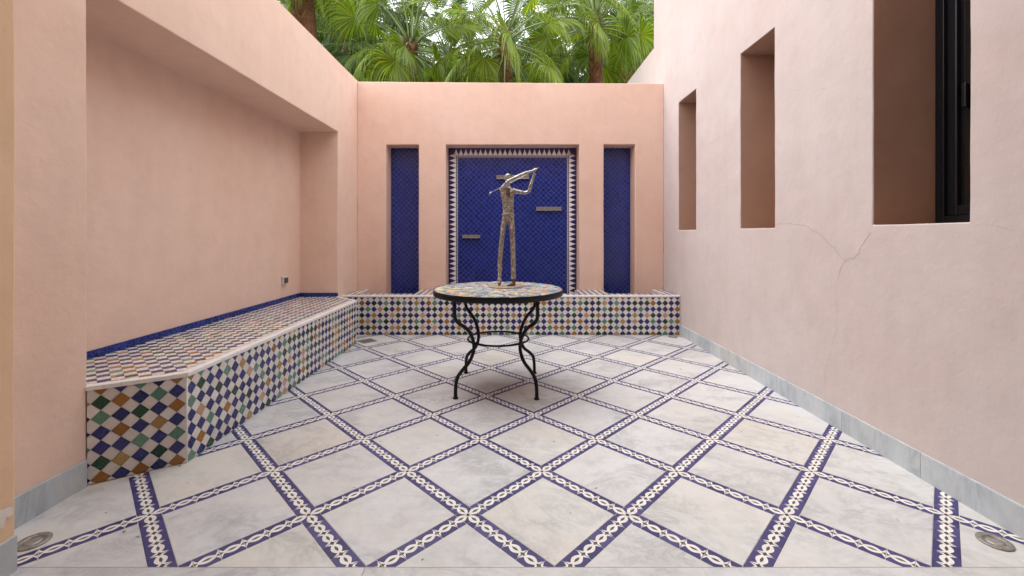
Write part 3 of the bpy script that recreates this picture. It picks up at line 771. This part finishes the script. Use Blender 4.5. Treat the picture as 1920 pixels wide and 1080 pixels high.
# ------------------------------------------------------------------ floor fittings
def uplight(x, y, r, lab, rust=0):
    e = empty('ground_light', (x, y, 0)); tag(e, lab, 'ground light', 'round lights set in the floor')
    b = MB(); b.lathe([(r, -.002), (r, .004), (r*.97, .0062), (r*.60, .0062), (r*.575, .0035), (r*.57, .002)], M['steel_dull'], 40); b.obj('ring', e)
    b = MB(); b.lathe([(r*.56, .0005), (r*.56, .003), (r*.3, .0042), (.002, .0046)], M['steel'], 32); b.obj('lens', e)
    b = MB()
    for k in range(4):
        a = R(45+90*k); b.lathe([(r*.05, .0062), (r*.045, .0072)], M['steel'], 8, (math.cos(a)*r*.8, math.sin(a)*r*.8, 0))
    b.obj('screw', e)
uplight(1.890, 1.690, .053, 'round steel ground light beside the house wall, closest to the threshold')
uplight(-1.862, 1.690, .053, 'round steel ground light half hidden by the left pier')
uplight(1.904, 5.075, .052, 'small round ground light in the far corner below the basin')
dr = empty('floor_drain', (-1.615, 4.885, 0), R(45)); tag(dr, 'square grey drain grate between bench and basin', 'drain')
b = MB(); h_ = .082
for (a, c) in (((-h_, -h_), (h_, -h_+.008)), ((-h_, h_-.008), (h_, h_)), ((-h_, -h_+.008), (-h_+.008, h_-.008)), ((h_-.008, -h_+.008), (h_, h_-.008))): b.box((a[0], a[1], -.001), (c[0], c[1], .004), M['steel_dull'])
b.obj('frame', dr)
b = MB(); b.box((-h_+.009, -h_+.009, -.002), (h_-.009, h_-.009, .0009), M['void']); b.obj('pit', dr)
for k in range(9):
    b = MB(); yy = -h_+.016+k*.0165; b.box((-h_+.009, yy, .001), (h_-.009, yy+.009, .0035), M['steel_dull']); b.obj('grate_bar', dr)

# ------------------------------------------------------------------ mosaic table
TX, TY, TZ, TR = -.097, 3.46, .771, .512
tb = empty('mosaic_table', (TX, TY, 0)); tag(tb, 'round mosaic topped table on curved black iron legs', 'table')
b = MB(); b.lathe([(TR-.006, TZ-.044), (TR, TZ-.042), (TR, TZ-.001), (TR-.001, TZ+.0005), (TR-.005, TZ+.0005), (TR-.006, TZ-.006)], M['iron'], 96); b.obj('rim', tb)
b = MB(); b.lathe([(TR-.0062, TZ-.02), (TR-.0062, TZ-.0035)], M['grout_light'], 96, smooth=False); b.obj('top_bed', tb)
# scattered shards of broken tile: relaxed random cells
cols = [M[k] for k in ('t_blue', 't_mint', 't_ochre', 't_brown', 't_white', 't_tan', 't_green')]
tm = {}
for nm, c1, c2 in (('sky_shard', (0.22, 0.34, 0.50), (0.34, 0.46, 0.60)), ('rose_shard', (0.50, 0.16, 0.14), (0.60, 0.28, 0.24)), ('cream_shard', (0.62, 0.56, 0.42), (0.72, 0.68, 0.58)), ('lemon_shard', (0.62, 0.50, 0.14), (0.70, 0.62, 0.30)),
                   ('sage_shard', (0.18, 0.34, 0.22), (0.34, 0.48, 0.32)), ('orange_shard', (0.60, 0.26, 0.07), (0.68, 0.38, 0.16)), ('grey_shard', (0.28, 0.28, 0.32), (0.42, 0.42, 0.46)), ('teal_shard', (0.06, 0.22, 0.22), (0.14, 0.36, 0.34)), ('violet_shard', (0.12, 0.10, 0.30), (0.22, 0.2, 0.42)), ('pale_shard', (0.50, 0.56, 0.60), (0.62, 0.66, 0.70))):
    tm[nm] = glaze(nm, c1, c2, .2, .05)
shard_pal = ['cream_shard']*5+['sky_shard']*4+['pale_shard']*4+['lemon_shard']*3+['sage_shard']*3+['orange_shard']*2+['rose_shard']*2+['grey_shard']*3+['teal_shard']*2+['violet_shard']*3
b = MB(); cell = .036; pts = {}
def jp(i, j):
    if (i, j) not in pts: pts[(i, j)] = (i*cell+(j % 2)*cell*.5+rnd.uniform(-.3, .3)*cell, j*cell*.8+rnd.uniform(-.28, .28)*cell)
    return pts[(i, j)]
circ = [(math.cos(2*math.pi*k/60)*(TR-.0075), math.sin(2*math.pi*k/60)*(TR-.0075)) for k in range(60)]
for i in range(-17, 17):
    for j in range(-20, 20):
        q = [jp(i, j), jp(i+1, j), jp(i+1, j+1), jp(i, j+1)]
        tris = [q] if rnd.random() < .5 else [[q[0], q[1], q[2]], [q[0], q[2], q[3]]]
        for tr_ in tris:
            ar = sum(tr_[k-1][0]*tr_[k][1]-tr_[k][0]*tr_[k-1][1] for k in range(len(tr_)))
            if ar <= 0: continue
            c = clip(tr_, circ) if max(math.hypot(*p_) for p_ in tr_) > TR-.05 else tr_
            if not c: continue
            b.tile(c, .0035, .0006, tm[rnd.choice(shard_pal)], Matrix.Translation((0, 0, TZ-.0038)) @ Matrix.Rotation(rnd.uniform(-.006, .006), 4, 'X'), .0007)
o = b.obj('mosaic_shard', tb, fix=False); o['kind'] = 'stuff'
leg_prof = [(.425, TZ-.03), (.428, .66), (.425, .593), (.392, .548), (.322, .501), (.272, .436), (.249, .370), (.254, .308), (.292, .243), (.356, .195), (.402, .150), (.418, .085), (.420, .012)]
def smooth_curve(pts, n=4):
    res = []; m_ = len(pts)
    for i in range(m_-1):
        p0, p1, p2, p3 = (Vector(pts[max(i-1, 0)]), Vector(pts[i]), Vector(pts[i+1]), Vector(pts[min(i+2, m_-1)]))
        for k in range(n):
            t_ = k/n; res.append(0.5*((2*p1)+(-p0+p2)*t_+(2*p0-5*p1+4*p2-p3)*t_*t_+(-p0+3*p1-3*p2+p3)*t_**3))
    res.append(Vector(pts[-1])); return res
b = MB(); b.tube(smooth_curve([(r_, 0, z_) for r_, z_ in leg_prof]), .0135, M['iron'], 12); leg_me = b.mesh('leg')
b = MB(); b.lathe([(.020, 0), (.021, .004), (.017, .010), (.0145, .014)], M['iron'], 16); foot_me = b.mesh('foot')
for k in range(4):
    a = R(45+90*k-1.5); o = link(bpy.data.objects.new('leg', leg_me), tb); o.rotation_euler = (0, 0, a)
    f_ = link(bpy.data.objects.new('foot', foot_me), o); f_.location = (.420, 0, 0)
b = MB(); n = 72; ringp = [(.242*math.cos(2*math.pi*k/n), .242*math.sin(2*math.pi*k/n), .372) for k in range(n+1)]; b.tube(ringp, .0075, M['iron'], 10, False); b.obj('stretcher_ring', tb)
b = MB(); b.tube([(.42*math.cos(2*math.pi*k/n), .42*math.sin(2*math.pi*k/n), TZ-.040) for k in range(n+1)], .008, M['iron'], 8, False); b.obj('top_brace', tb)

# ------------------------------------------------------------------ golfer statue
SX, SY = -.042, 3.56
st = empty('golfer_statue', (SX, SY, TZ+.001)); tag(st, 'slender welded metal figure of a golfer finishing a swing on the mosaic table', 'statue')
b = MB(); b.lathe([(.136, 0), (.1375, .002), (.1375, .007), (.136, .0085)], M['disc'], 64, smooth=False); b.obj('base_disc', st)
def SP(zx, zy, dy=0): return Vector(((zx-282)*.001055, dy, .009+(985-zy)*.001055))
b = MB()
def limb(pts, rads, seg=14): b.tube(smooth_curve([SP(*p_) for p_ in pts], 5), interp(rads, len(pts), 5), M['statue'], seg)
def interp(r_, m_, n_):
    out = []
    for i in range(m_-1):
        for k in range(n_):
            a, c = r_[i], r_[i+1]; t_ = k/n_
            out.append((a[0]*(1-t_)+c[0]*t_, a[1]*(1-t_)+c[1]*t_) if isinstance(a, tuple) else a*(1-t_)+c*t_)
    out.append(r_[-1]); return out
# viewer-left leg, heel lifted, standing on the toe
limb([(290, 450, 0), (268, 520, .002), (256, 620, -.006), (246, 720, .004), (240, 800, .012), (239, 872, .02)], [.032, .0235, .0195, .0185, .0185, .0205])
limb([(239, 868, .02), (238, 900, .016), (237, 940, .004), (235, 968, -.01), (234, 981, -.02)], [.013, .016, .0175, .016, .009])
# viewer-right leg, foot flat
limb([(322, 450, 0), (332, 520, -.004), (338, 620, -.008), (342, 720, -.006), (344, 830, -.002), (346, 935, 0)], [.032, .024, .0205, .0195, .0195, .022])
limb([(347, 930, 0), (346, 955, 0), (342, 972, -.004)], [.013, .0145, .016])
limb([(356, 972, .012), (340, 974, -.006), (318, 979, -.024), (296, 983, -.04)], [.013, .0175, .014, .0085])
# pelvis and torso (wider than deep), shoulders turned
def slab(pts, rads): b.tube(smooth_curve([SP(*p_) for p_ in pts], 5), interp(rads, len(pts), 5), M['statue'], 20, up=Vector((0, 1, 0)))
slab([(306, 478, 0), (306, 445, 0), (306, 420, 0)], [(.030, .022), (.049, .032), (.050, .032)])
slab([(306, 425, 0), (304, 390, 0), (303, 340, -.002), (300, 290, -.004), (298, 255, -.004), (300, 232, -.002), (306, 212, 0)], [(.046, .031), (.043, .030), (.046, .032), (.054, .034), (.058, .034), (.048, .028), (.018, .018)])
limb([(306, 225, 0), (305, 195, -.004), (303, 175, -.006)], [.019, .0145, .0145])
# arms
limb([(252, 246, -.004), (268, 222, -.022), (300, 186, -.05), (345, 158, -.06), (400, 130, -.05), (450, 108, -.035), (496, 94, -.02)], [.022, .020, .0145, .0145, .0135, .012, .0105])
limb([(338, 240, 0), (362, 250, .004), (400, 258, -.004), (436, 262, -.012), (462, 255, -.018)], [.022, .021, .0165, .0145, .0145])
limb([(462, 258, -.018), (478, 210, -.02), (495, 155, -.02), (510, 108, -.018)], [.0145, .0135, .0115, .0105])
# head
hp = SP(304, 150, -.012)
for zx, zy, dy, rx, ry, rz_ in ((301, 146, -.012, .027, .028, .036), (300, 166, -.03, .014, .014, .018), (298, 152, -.037, .005, .008, .010), (312, 142, .0, .022, .022, .022)):
    c = SP(zx, zy, dy); prof = [(math.sin(math.pi*k/10)*1.0, -math.cos(math.pi*k/10)) for k in range(11)]
    vs = []; seg = 16
    for (rr, zz) in prof:
        for k in range(seg): a = 2*math.pi*k/seg; vs.append((c.x+max(rr, .02)*math.cos(a)*rx, c.y+max(rr, .02)*math.sin(a)*ry, c.z+zz*rz_))
    b.add(vs, [(i*seg+k, i*seg+(k+1) % seg, (i+1)*seg+(k+1) % seg, (i+1)*seg+k) for i in range(10) for k in range(seg)]+[tuple(range(seg))[::-1], tuple(10*seg+k for k in range(seg))], M['statue'])
# hands: fists of bent fingers round the grip
for (hx, hy, dy, sg) in ((504, 92, -.02, 1), (516, 86, -.018, -1)):
    limb([(hx-10, hy+6, dy), (hx, hy, dy), (hx+6, hy-3, dy)], [.0095, .012, .009], 10)
    for q in range(4):
        ox = hx-8+q*6; limb([(ox, hy+8, dy-.010), (ox+1, hy+1, dy-.017), (ox+2, hy-8, dy-.014), (ox+3, hy-12, dy-.004)], [.0034, .0036, .0034, .0026], 8)
    limb([(hx-10, hy+2, dy+.006), (hx-2, hy-10, dy+.006), (hx+6, hy-14, dy+.001)], [.004, .0042, .003], 8)
o = b.obj('figure', st)
md = o.modifiers.new('r', 'REMESH'); md.mode = 'VOXEL'; md.voxel_size = .0032; md.use_smooth_shade = True
md = o.modifiers.new('s', 'SMOOTH'); md.factor = .4; md.iterations = 1
dg = bpy.context.evaluated_depsgraph_get(); me = bpy.data.meshes.new_from_object(o.evaluated_get(dg)); o.modifiers.clear(); o.data = me
nv = [v.normal.copy() for v in me.vertices]
for v, nn in zip(me.vertices, nv):
    q = v.co*120; q2 = v.co*45
    v.co += nn*(noise.noise(q)*.0016+noise.noise(q2)*.0024+noise.noise(v.co*260)*.0006)
me.materials.clear(); me.materials.append(M['statue']); me.materials.append(M['statue_bright']); me.materials.append(M['statue_dark'])
za = SP(0, 300).z; zf = SP(0, 930).z
for pz in me.polygons:
    c = pz.center; pz.use_smooth = True
    if c.z < zf and c.x > -.0: pz.material_index = 2
    elif c.x > SP(365, 0).x and c.z > za: pz.material_index = 1
    elif c.z > SP(0, 228).z: pz.material_index = 1
    elif abs(c.x-SP(306, 0).x) < .016 and c.z > SP(0, 290).z: pz.material_index = 2
b = MB(); b.tube([SP(522, 80, -.018), SP(440, 122, .030), SP(300, 190, .055), SP(172, 251, .06)], [.0055, .0045, .004, .0036], M['statue_bright'], 10); b.obj('club_shaft', st)
b = MB(); b.tube([SP(176, 248, .06), SP(164, 258, .055), SP(155, 273, .045)], [.0045, .008, .0065], M['statue_bright'], 10); b.obj('club_head', st)
b = MB(); b.tube([SP(520, 84, -.018), SP(534, 76, -.03), SP(545, 72, -.036)], [.0065, .006, .005], M['statue_dark'], 10); b.obj('club_grip', st)
b = MB(); cpt = SP(416, 258, -.006)
b.tube([cpt+Vector((.003*math.sin(a*2), math.cos(a)*.019, math.sin(a)*.019)) for a in [2*math.pi*k/24 for k in range(25)]], .0032, M['statue_dark'], 8, False); b.obj('sleeve_cuff', st)
b = MB(); cpt = SP(306, 432, 0)
b.tube([cpt+Vector((math.cos(a)*.051, math.sin(a)*.034, .002*math.sin(3*a))) for a in [2*math.pi*k/32 for k in range(33)]], .0042, M['statue'], 8, False); b.obj('belt', st)
b = MB(); c = SP(308, 128, .004); b.lathe([(.026, -.004), (.0262, .004), (.022, .010), (.012, .015), (.002, .016)], M['statue_dark'], 20, (c.x, c.y, c.z))
b.tube([c+Vector((-.004, -.014, 0)), c+Vector((-.008, -.036, -.003)), c+Vector((-.010, -.046, -.006))], [(.022, .004), (.019, .003), (.010, .002)], M['statue_dark'], 12, up=Vector((0, 0, 1))); b.obj('cap', st)

# ------------------------------------------------------------------ palms behind the wall
def fan(seed, elev, petL, RL, nseg, mat, droop=1.0):
    r = random.Random(seed); b = MB()
    d = Vector((math.cos(R(elev)), 0, math.sin(R(elev)))); p_ = Vector((0, 0, 0)); path = [p_.copy()]
    steps = 7
    for k in range(steps):
        d = (d+Vector((0, r.uniform(-.015, .015), -.085*droop))).normalized(); p_ = p_+d*petL/steps; path.append(p_.copy())
    b.tube(path, [.020-.010*k/steps for k in range(steps+1)], M['stalk'], 5)
    t_ = d; s_ = Vector((0, 1, 0)); nn = t_.cross(s_).normalized()
    if nn.z < 0: nn = -nn
    roll = r.uniform(-1.1, 1.1); gl = r.uniform(.7, 1.5); s_ = (Matrix.Rotation(roll, 3, t_) @ s_); nn = (Matrix.Rotation(roll, 3, t_) @ nn)
    # blade bends down against the stalk
    t_ = (t_*math.cos(.25)-nn*math.sin(.25)).normalized(); nn = s_.cross(t_) if s_.cross(t_).dot(nn) > 0 else t_.cross(s_)
    amax = R(r.uniform(118, 140)); da = 2*amax/nseg
    for k in range(nseg):
        a = -amax+da*(k+.5); L = RL*(1-.28*abs(a/amax)**1.6)*r.uniform(.93, 1.05)
        dr_ = (t_*math.cos(a)+s_*math.sin(a)).normalized(); side = (s_*math.cos(a)-t_*math.sin(a)).normalized()
        q = p_+dr_*.03+nn*(-.10*RL*(1-math.cos(a))*.4); split = .42*L
        st_ = [0, .22, .42, .58, .74, .88, 1.0]; vs = []; dist = 0; wfree = split*math.tan(da/2)
        for i, f_ in enumerate(st_):
            ds = (f_-(st_[i-1] if i else 0))*L
            if i:
                if f_ > .42: dr_ = (dr_+Vector((r.uniform(-.09, .09), r.uniform(-.09, .09), -droop*(ds/L*(1.3+5.5*(f_-.42))*r.uniform(.4, 1.7)*gl)))).normalized()
                elif f_ > .2: dr_ = (dr_+Vector((0, 0, -.03*droop))).normalized()
                q = q+dr_*ds
            dist += ds
            sd = (side-dr_*side.dot(dr_)).normalized(); up = sd.cross(dr_).normalized()
            wv = dist*math.tan(da/2)*1.0 if f_ <= .42 else wfree*max(0, 1-(f_-.42)/.58)**.8*.62
            wv = max(wv, .0012); fold = wv*1.1
            vs += [q+sd*wv+up*fold*.5, q-up*fold*.5, q-sd*wv+up*fold*.5]
        fs = []
        for i in range(len(st_)-1):
            a0 = i*3; fs += [(a0, a0+3, a0+4, a0+1), (a0+1, a0+4, a0+5, a0+2)]
        b.add(vs, fs, mat)
    return b
ELS = [82, 66, 50, 36, 22, 8, -8, -24, -42, -60]
fans = {}
for mk in ('frond', 'frond_dark'):
    for ei, el_ in enumerate(ELS):
        for v in range(2):
            fans[(mk, ei, v)] = fan(100+ei*7+v, el_, (.95+.3*v)*(1.1 if el_ > 40 else .85), .78, 54 if mk == 'frond' else 26, M[mk], 1.25 if el_ < 10 else 1.0)
fan_me = {k: v.mesh('frond') for k, v in fans.items()}
def trunk(h, r0, seed):
    b = MB(); r = random.Random(seed); n = 26; pts = []; rad = []
    for k in range(n+1): z = h*k/n; pts.append((math.sin(z*.5+seed)*.02*z, math.cos(z*.4+seed)*.02*z, z)); rad.append(r0*(1.12-.12*k/n+r.uniform(-.03, .03)))
    b.tube(pts, rad, M['bark'], 18)
    # crossed leaf bases
    z = max(0.3, h-3.4); k = 0
    while z < h-.02:
        for q in range(7):
            a = 2*math.pi*(q+.5*(k % 2))/7+r.uniform(-.1, .1); rr = r0*1.03; w_ = r0*.42
            ct = Vector((math.cos(a), math.sin(a), 0)); sd = Vector((-math.sin(a), math.cos(a), 0)); c = Vector((pts[-1][0]*z/h, pts[-1][1]*z/h, z))
            hgt = r.uniform(.10, .17); o1 = r.uniform(.02, .06)
            b.add([c+ct*rr*.95+sd*w_, c+ct*rr*.95-sd*w_, c+ct*(rr+o1)+sd*w_*.35+Vector((0, 0, hgt)), c+ct*(rr+o1)-sd*w_*.35+Vector((0, 0, hgt)), c+ct*rr*.8+Vector((0, 0, hgt*.6)), ],
                  [(0, 1, 3, 2), (2, 3, 4), (0, 2, 4), (1, 4, 3)], M['bark'] if r.random() < .7 else M['fibre'])
        z += .085; k += 1
    return b
def palm(x, y, heart, r0, nf, scale, seed, label, group, mk='frond', separate=True, low=10):
    r = random.Random(seed); e = empty('palm_tree', (x, y, -.25)); tag(e, label, 'palm tree', group)
    H = heart+.25; tr_ = trunk(H, r0, seed); tr_.obj('trunk', e, fix=False)
    top = Vector((math.sin(H*.5+seed)*.02*H, math.cos(H*.4+seed)*.02*H, H))
    b = MB(); b.tube([top+Vector((0, 0, -.35)), top, top+Vector((0, 0, .12)), top+Vector((0, 0, .25))], [r0*1.1, r0*1.0, r0*.6, .02], M['fibre'], 10)
    for q in range(14):
        a = r.uniform(0, 6.28); z0 = r.uniform(-.5, .1); ct = Vector((math.cos(a), math.sin(a), 0))
        b.tube([top+ct*r0*.9+Vector((0, 0, z0)), top+ct*(r0+.04)+Vector((0, 0, z0+.12)), top+ct*(r0+.09)+Vector((0, 0, z0+.20))], [.025, .018, .006], M['fibre'], 4)
    b.obj('crown_heart', e, fix=False)
    joined = MB()
    for k in range(nf):
        f_ = k/(nf-1); idx = min(len(ELS)-1, int(f_**.85*low*.999)); a = k*2.39996+r.uniform(-.25, .25)
        z = top.z+.25-.55*f_; sc_ = scale*r.uniform(.9, 1.12)*(.8 if idx == 0 else 1)
        loc = Vector((top.x+math.cos(a)*r0*.6, top.y+math.sin(a)*r0*.6, z)); key = (mk, idx, r.randint(0, 1))
        if separate:
            o = link(bpy.data.objects.new('frond', fan_me[key]), e); o.location = loc; o.rotation_euler = (r.uniform(-.08, .08), r.uniform(-.08, .08), a); o.scale = (sc_,)*3
        else:
            Mx = Matrix.Translation(loc) @ Matrix.Rotation(a, 4, 'Z') @ Matrix.Diagonal((sc_, sc_, sc_, 1)); s = fans[key]; b0 = len(joined.v)
            joined.v += [tuple(Mx @ Vector(v)) for v in s.v]
            for f2, mi in zip(s.f, s.m): joined.f.append([b0+q for q in f2]); joined.m.append(joined.mi(s.mats[mi])); joined.sm.append(False)
    if not separate: joined.obj('crown', e, fix=False)
    return e
def at(px, py, Y): return ((px-957)/812*Y, 1.2+(440-py)/812*Y)
G = 'palms behind the back wall'
for (px, py, Y, r0, nf, s_, low, lab) in (
    (578, -85, 9.6, .18, 40, 1.05, 8, 'palm with thick reddish trunk rising over the left wall'),
    (770, 90, 9.0, .11, 46, 1.0, 10, 'bushy fan palm above the niche nearest the bench'),
    (957, 86, 8.6, .10, 44, 1.0, 10, 'bright fan palm standing centred above the statue'),
    (1119, 46, 10.0, .12, 38, 1.0, 7, 'fan palm with a bare reddish trunk above the niche nearest the house'),
    (1166, 80, 12.0, .11, 30, 1.0, 6, 'thinner palm trunk half behind the pale boundary wall')):
    x, z = at(px, py, Y); palm(x, Y, z, r0, nf, s_, int(px), lab, G, low=low)
BGP = [(640, 80, 12.5, 'between the reddish trunk over the left wall and the bushy front palm'), (700, 30, 13.5, 'high behind the bushy front palm, on its left'), (846, 112, 13, 'in the dip between the bushy and the centred front palms'), (1035, 108, 13, 'just right of the centred front palm'),
    (905, 132, 14.5, 'low behind the left side of the centred palm'), (1062, 125, 15, 'low left of the bare reddish trunk'), (735, 128, 15, 'low under the bushy front palm'), (655, 132, 16, 'lowest at the corner of left and back walls'),
    (985, 138, 17, 'lowest behind the centred palm'), (815, 132, 18, 'low and distant, right of the bushy palm'), (1185, 22, 14.5, 'tall against the tall house wall'), (1215, 85, 17, 'at the corner of the tall house wall'),
    (595, 100, 17, 'behind the reddish trunk over the left wall'), (530, 60, 15, 'farthest along the left wall top'), (1125, 130, 19, 'distant, behind the bare reddish trunk'), (690, 100, 20, 'most distant on the bench side'), (1290, 60, 16, 'mostly hidden by the house wall')]
for i, (px, py, Y, wh) in enumerate(BGP):
    x, z = at(px, py, Y)
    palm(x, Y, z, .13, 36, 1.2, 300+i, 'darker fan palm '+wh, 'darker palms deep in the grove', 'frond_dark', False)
# tall leafy mass that closes the view under the crowns
b = MB(); r = random.Random(5)
for k in range(24000):
    x = r.uniform(-16, 16); y = r.uniform(17, 24); top = 9.0+1.5*noise.noise(Vector((x*.35, y*.3, 0)))+.8*noise.noise(Vector((x*1.2, y, 3)))
    z = top*(1-abs(r.gauss(0, .16)))
    if z < .2: continue
    a = r.uniform(0, 6.28); t_ = Vector((math.cos(a), math.sin(a), r.uniform(-.6, .5))).normalized(); s_ = t_.cross(Vector((r.uniform(-1, 1), r.uniform(-1, 1), 1))).normalized()
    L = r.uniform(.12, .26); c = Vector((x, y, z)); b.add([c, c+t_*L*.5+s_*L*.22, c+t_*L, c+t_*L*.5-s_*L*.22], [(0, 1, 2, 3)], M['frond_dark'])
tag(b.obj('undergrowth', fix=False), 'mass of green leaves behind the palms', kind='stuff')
